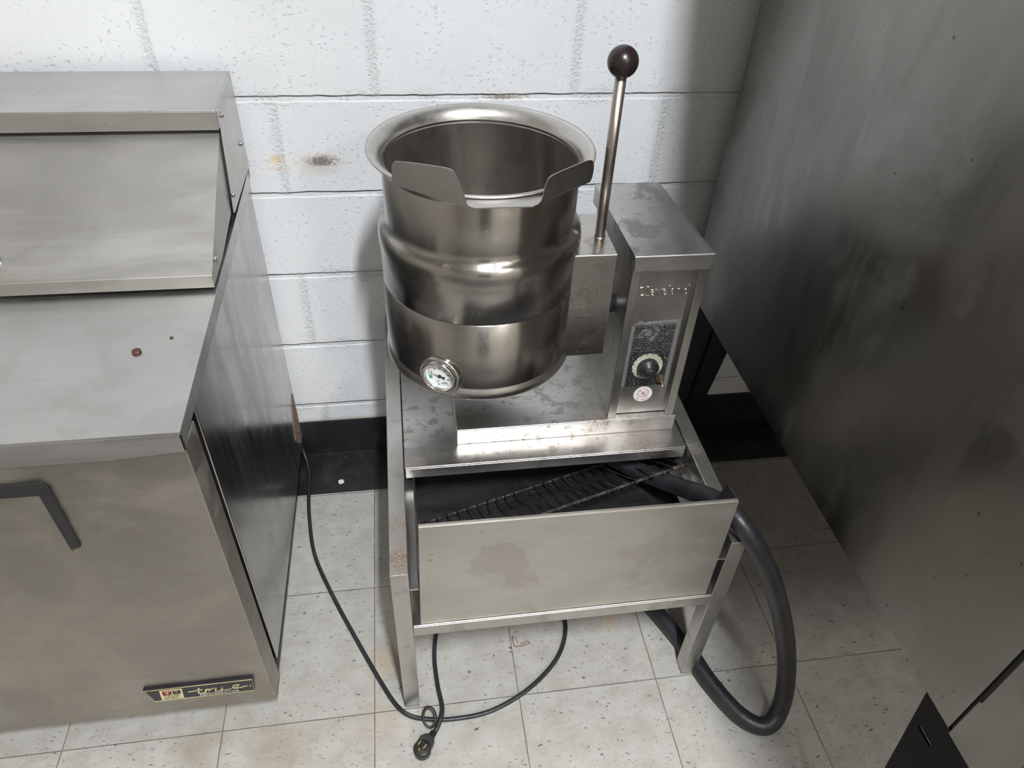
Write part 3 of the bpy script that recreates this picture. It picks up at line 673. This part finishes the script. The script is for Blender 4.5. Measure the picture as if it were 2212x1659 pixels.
# kettle vessel (lathe)
kc = (.040, -.385, 0)
def smooth(pts, n=4):
    return [(max(p.x, 1e-4), p.y) for p in spline([V((a, b_, 0)) for a, b_ in pts], n)]
outer = [(.1555, 1.037), (.160, 1.030), (.160, .948), (.1605, .940), (.163, .9335), (.167, .9305), (.1705, .9265), (.1728, .918), (.1735, .910), (.1728, .898), (.1712, .888), (.1707, .8262), (.1695, .8252)]
m = MB().lathe(outer, kc, 160)
vessel = part(m, 'vessel', st_kettle, kt)
m = MB().lathe([(.1693, .8248), (.1707, .8238), (.1707, .690)], kc, 160)
part(m, 'jacket', st_kettle, kt)
m = MB().lathe([(.1700, .690), (.1712, .686), (.1735, .6825), (.1742, .677), (.1738, .670), (.1715, .6655), (.166, .665), (.160, .670), (.120, .640), (.06, .625), (.0001, .62)], kc, 160)
part(m, 'bottom_ring', st_rim, kt)
m = MB().lathe([(.160, 1.030), (.1625, 1.040), (.168, 1.0475), (.176, 1.0515), (.1812, 1.0530), (.1822, 1.0548), (.1810, 1.0566), (.177, 1.0562), (.171, 1.0535), (.1645, 1.0480), (.1600, 1.0405), (.1580, 1.030)], kc, 160)
part(m, 'rim', st_rim, kt)
m = MB().lathe([(.1580, 1.030), (.1578, .86), (.154, .81), (.143, .765), (.12, .73), (.08, .707), (.04, .699), (.0001, .697)], kc, 128)
part(m, 'inner_bowl', st_inner, kt)
# pouring lip: flat spout and two upright wings
A, B, Cc, Dd = V((-.1025, -.5065)), V((-.001, -.587)), V((.098, -.583)), V((.188, -.515))
m = MB()
fl = [(-.070, -.527), (-.0, -.583), (.008, -.589), (.090, -.589), (.098, -.583), (.165, -.533)]
inn = [(kc[0]+.170*math.cos(math.radians(a)), kc[1]+.170*math.sin(math.radians(a))) for a in range(-52, -127, -3)]
m.prism([(x, y, 1.0500) for x, y in fl+inn], (0, 0, .0016))
wL = [(0.0, 1.0500), (.004, 1.0649), (.010, 1.0772), (.035, 1.0845), (.094, 1.0875), (.333, 1.0930), (.578, 1.0972), (.744, 1.0994), (.826, 1.0969), (.878, 1.0901), (.936, 1.0721), (.965, 1.060), (.989, 1.0540), (1.02, 1.0500)]
m.prism([(*(A.lerp(B, p.x)), p.y) for p in spline([(a, b_, 0) for a, b_ in wL], 4)], V((.0016*.62, .0016*.78, 0)))
wR = [(-.02, 1.0500), (.026, 1.0530), (.071, 1.0575), (.107, 1.0726), (.135, 1.0795), (.165, 1.0838), (.255, 1.0865), (.539, 1.0870), (.825, 1.0870), (.947, 1.0855), (1.0, 1.0825), (1.035, 1.0765), (1.045, 1.0662), (1.03, 1.0560), (1.0, 1.0500)]
m.prism([(*(Cc.lerp(Dd, p.x)), p.y) for p in spline([(a, b_, 0) for a, b_ in wR], 4)], V((-.0016*.6, .0016*.8, 0)))
part(m, 'pouring_lip', steel('steel pouring lip', (.50, .49, .48), .30, (1, 1, .05), smear=.08, speck=.3, seed=15.), kt)
# pressure gauge
th_ = math.radians(-118.7); n_ = V((math.cos(th_), math.sin(th_), 0)); go = V((kc[0], kc[1], .7125))+n_*.170
F = Frame(go, V((0, 0, 1)).cross(n_), (0, 0, 1))
m = MB().lathe([(.0385, -.006), (.0385, .005), (.0375, .008), (.0350, .009), (.0335, .0075), (.0335, .004), (.0325, .004), (.0325, .012), (.0315, .014), (.0290, .0145), (.0268, .012), (.0268, .003)], go, 64, F.n)
gz = part(m, 'gauge', chrome, kt)
m = MB(); disc(m, F, 0, 0, .0272, .004, .001, 48)
part(m, 'gauge_face', plain('white gauge face', (.80, .83, .83), .4), gz)
m = MB(); FZ = .0052
for k in range(31):
    a = math.radians(165-k*7.2); r0 = .0195 if k % 5 == 0 else .0215
    ribbon(m, F, [(r0*math.cos(a), r0*math.sin(a)), (.0235*math.cos(a), .0235*math.sin(a))], .0004, FZ, .0002)
for k, s_ in enumerate(('0', '10', '20', '40', '60', '80', '100')):
    a = math.radians(165-k*36); text_into(m, F, s_, .0052, .0165*math.cos(a), .0165*math.sin(a)-.0018, FZ, .0002, align='CENTER')
text_into(m, F, '30', .0045, -.004, -.0150, FZ, .0002, align='CENTER'); text_into(m, F, 'kPa', .0045, .006, -.0165, FZ, .0002, align='CENTER'); text_into(m, F, 'psi', .0042, -.002, -.0205, FZ, .0002, align='CENTER')
ribbon(m, F, arc(0, 0, .0222, 168, 190, 6), .0004, FZ, .0002); ribbon(m, F, arc(0, 0, .0165, 168, 190, 6), .0004, FZ, .0002)
part(m, 'gauge_print', plain('gauge print', (.03, .03, .03), .5), gz)
m = MB(); ribbon(m, F, arc(0, 0, .0192, 192, 212, 6), .0055, FZ, .0003)
part(m, 'green_zone', plain('green print', (.03, .32, .14), .5), gz)
m = MB(); an = math.radians(172); dx_, dy_ = math.cos(an), math.sin(an)
m.prism([F.p(.021*dx_, .021*dy_, .0072), F.p(-.0008*dy_, .0008*dx_, .0072), F.p(.0008*dy_, -.0008*dx_, .0072)], F.n*.0004)
m.prism([F.p(0, 0, .0072), F.p(-.0095*dx_-.0028*dy_, -.0095*dy_+.0028*dx_, .0072), F.p(-.0105*dx_, -.0105*dy_, .0072), F.p(-.0095*dx_+.0028*dy_, -.0095*dy_-.0028*dx_, .0072)], F.n*.0004)
disc(m, F, 0, 0, .0028, .0055, .0025, 20)
part(m, 'needle', blackp, gz)

# ------------------------------------------------------------------ hose, cord, wire
hp = [(.10, -.16, .370), (.21, -.30, .372), (.302, -.423, .376), (.380, -.510, .386), (.424, -.600, .436), (.450, -.695, .493), (.478, -.758, .500), (.522, -.800, .430), (.580, -.832, .290), (.620, -.855, .150), (.624, -.884, .055), (.590, -.908, .0215), (.545, -.880, .0195), (.506, -.800, .0190), (.482, -.718, .0190), (.430, -.60, .0190), (.36, -.47, .019), (.30, -.34, .019)]
hp[5] = (.449, -.690, .499); hp[6] = (.474, -.752, .503)
hs = thing('drain_hose', 'thick black rubber hose looping from the stand to the tiled floor', 'hose', (.57, -.86, 0))
m = MB().tube(spline(hp, 10), .0185, 24); part(m, 'hose', rubber, hs)
cp = [(-.46, -.022, .16), (-.425, -.022, .10), (-.404, -.030, .040), (-.390, -.080, .008), (-.387, -.146, .0055), (-.379, -.241, .0055), (-.358, -.36, .0055), (-.308, -.485, .0055), (-.242, -.623, .0055), (-.197, -.712, .0055), (-.168, -.762, .0055), (-.142, -.787, .0055), (-.108, -.799, .0055), (-.051, -.806, .0055), (.028, -.799, .0055), (.112, -.763, .0055), (.183, -.706, .0055), (.218, -.645, .0055), (.222, -.585, .0055), (.19, -.50, .0055), (.11, -.43, .0055), (.01, -.44, .0055), (-.05, -.51, .0055), (-.073, -.6, .0055), (-.082, -.665, .0055), (-.079, -.73, .0058), (-.073, -.775, .010), (-.075, -.800, .0160), (-.085, -.822, .0130), (-.094, -.834, .0105)]
pc = thing('power_cord', 'black power cord with plug looping over the floor around the stand leg', 'cord', (-.1, -.80, 0))
part(MB().tube(spline(cp, 10), .0048, 12), 'cord', rubber, pc)
# plug: flat round head with strain relief
pd = V((-.62, -.78, 0)).normalized(); ps = V((-.093, -.832, .013)); pe = ps+pd*.040
m = MB(); sdv = V((-pd.y, pd.x, 0))
m.tube([ps-pd*.002, ps+pd*.012, ps+pd*.014], [.0065, .0075, .009], 16)
m.prism([ps+pd*.010+sdv*.0085-V((0, 0, .0115)), ps+pd*.010-sdv*.0085-V((0, 0, .0115)), ps+pd*.020-sdv*.017-V((0, 0, .0115)), pe-sdv*.016-V((0, 0, .0115)), pe+sdv*.014-V((0, 0, .0115)), ps+pd*.018+sdv*.012-V((0, 0, .0115))], (0, 0, .020))
m.lathe([(.0001, -.0115), (.0155, -.0115), (.0172, -.009), (.0172, .008), (.0150, .0115), (.0001, .0125)], pe, 32)
pg = part(m, 'plug', blackp, pc, .0015)
brass = plain('dull brass', (.42, .33, .16), .35, 1.)
for a_, l_ in ((-.0065, .0), (.0065, .0)):
    c_ = pe+sdv*a_; m = MB().prism([c_+pd*.0045-V((0, 0, -.010)), c_-pd*.0045-V((0, 0, -.010)), c_-pd*.0045+V((0, 0, .026)), c_+pd*.0045+V((0, 0, .026))], sdv*.0016)
    part(m, 'prong', brass, pg)
c_ = pe+pd*.0095; part(MB().tube([c_+V((0, 0, .009)), c_+V((0, 0, .028))], .0023, 10), 'prong', brass, pg)
# coiled ring gripping the cord
rc_ = V((-.100, -.803, .0200)); m = MB(); e1 = V((.15, -.85, -.3)).normalized(); e2 = V((.25, .45, .85)).normalized()
e1 = V((.95, -.05, .15)).normalized(); e2 = V((.25, .70, .62)).normalized(); e2 = (e2-e1*e2.dot(e1)).normalized()
for dz_, rr in ((0, .0195), (.0030, .0180)):
    m.tube([rc_+e1.cross(e2)*dz_+e1*(rr*.68*math.cos(2*PI*k/32))+e2*(rr*1.05*math.sin(2*PI*k/32)) for k in range(32)], .0024, 8, closed=True)
part(m, 'cord_ring', plain('grimy ring', (.05, .045, .035), .45, .3), pc)
rw = thing('bent_wire', 'small rusty bent wire on the floor tile inside the cord loop', 'wire', (.115, -.65, 0))
wp = [(.098, -.632, .0012), (.0975, -.645, .0012), (.0985, -.655, .0012), (.103, -.6585, .0012), (.115, -.658, .0012), (.130, -.6555, .0012), (.1345, -.653, .0012), (.131, -.6495, .0012), (.120, -.6515, .0012), (.113, -.653, .0012)]
rust = plain('rust', (.20, .085, .03), .8)
part(MB().tube(spline(wp, 4), .0009, 6), 'wire', rust, rw)
part(MB().tube([(.094, -.638, .0012), (.104, -.636, .0022), (.107, -.650, .0012)], .0006, 5), 'wire_end', rust, rw)

# ------------------------------------------------------------------ oven on the right
OX = .600; OZ = .545; OT = 1.78
ov = thing('convection_oven', 'tall stainless oven on black legs at the right, its flat side facing the kettle', 'oven', (1.0, -.65, 0))
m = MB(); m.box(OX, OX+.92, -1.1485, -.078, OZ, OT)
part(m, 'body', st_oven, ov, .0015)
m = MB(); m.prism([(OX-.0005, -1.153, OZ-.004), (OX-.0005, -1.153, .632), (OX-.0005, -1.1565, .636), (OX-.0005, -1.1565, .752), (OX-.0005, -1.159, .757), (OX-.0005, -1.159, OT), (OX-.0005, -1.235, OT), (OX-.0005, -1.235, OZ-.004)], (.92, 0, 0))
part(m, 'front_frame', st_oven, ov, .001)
part(MB().box(OX+.004, OX+.91, -1.158, -1.147, OZ+.002, OT-.002), 'seam_gap', dark_gap, ov)
def tleg(y0, y1, ya, yb, x, dx, slot=False):
    m = MB()
    if not slot: m.prism([(x, y0, OZ), (x, y1, OZ), (x, yb, 0), (x, ya, 0)], (dx, 0, 0))
    else:
        # plate with a horizontal slot: pieces around it
        sy0, sy1, sz0, sz1 = -1.119, -1.147, .4815, .4885
        def ye(z): return y0+(ya-y0)*(OZ-z)/OZ
        def yf(z): return y1+(yb-y1)*(OZ-z)/OZ
        m.prism([(x, y0, OZ), (x, y1, OZ), (x, yf(sz1), sz1), (x, ye(sz1), sz1)], (dx, 0, 0))
        m.prism([(x, ye(sz1), sz1), (x, sy0, sz1), (x, sy0, sz0), (x, ye(sz0), sz0)], (dx, 0, 0))
        m.prism([(x, sy1, sz1), (x, yf(sz1), sz1), (x, yf(sz0), sz0), (x, sy1, sz0)], (dx, 0, 0))
        m.prism([(x, ye(sz0), sz0), (x, yf(sz0), sz0), (x, yb, 0), (x, ya, 0)], (dx, 0, 0))
    return m
xi = OX+.92
for x, dx in ((OX+.002, .004), (xi-.002, -.004)):
    m = tleg(-.08, -.313, -.08, -.195, x, dx)
    m.prism([(x, -.222, OZ), (x, -.228, OZ), (x, -.163, 0), (x, -.157, 0)], (-.003 if dx > 0 else .003, 0, 0))
    m.prism([(x, -.080, OZ), (x+dx*38, -.080, OZ), (x+dx*18, -.080, 0), (x, -.080, 0)], (0, -.004, 0))
    part(m, 'leg', blackiron, ov)
    m = tleg(-1.096, -1.235, -1.168, -1.235, x, dx, slot=dx > 0)
    m.prism([(x, -1.235, OZ), (x+dx*38, -1.235, OZ), (x+dx*18, -1.235, 0), (x, -1.235, 0)], (0, .004, 0))
    part(m, 'leg', blackiron, ov)
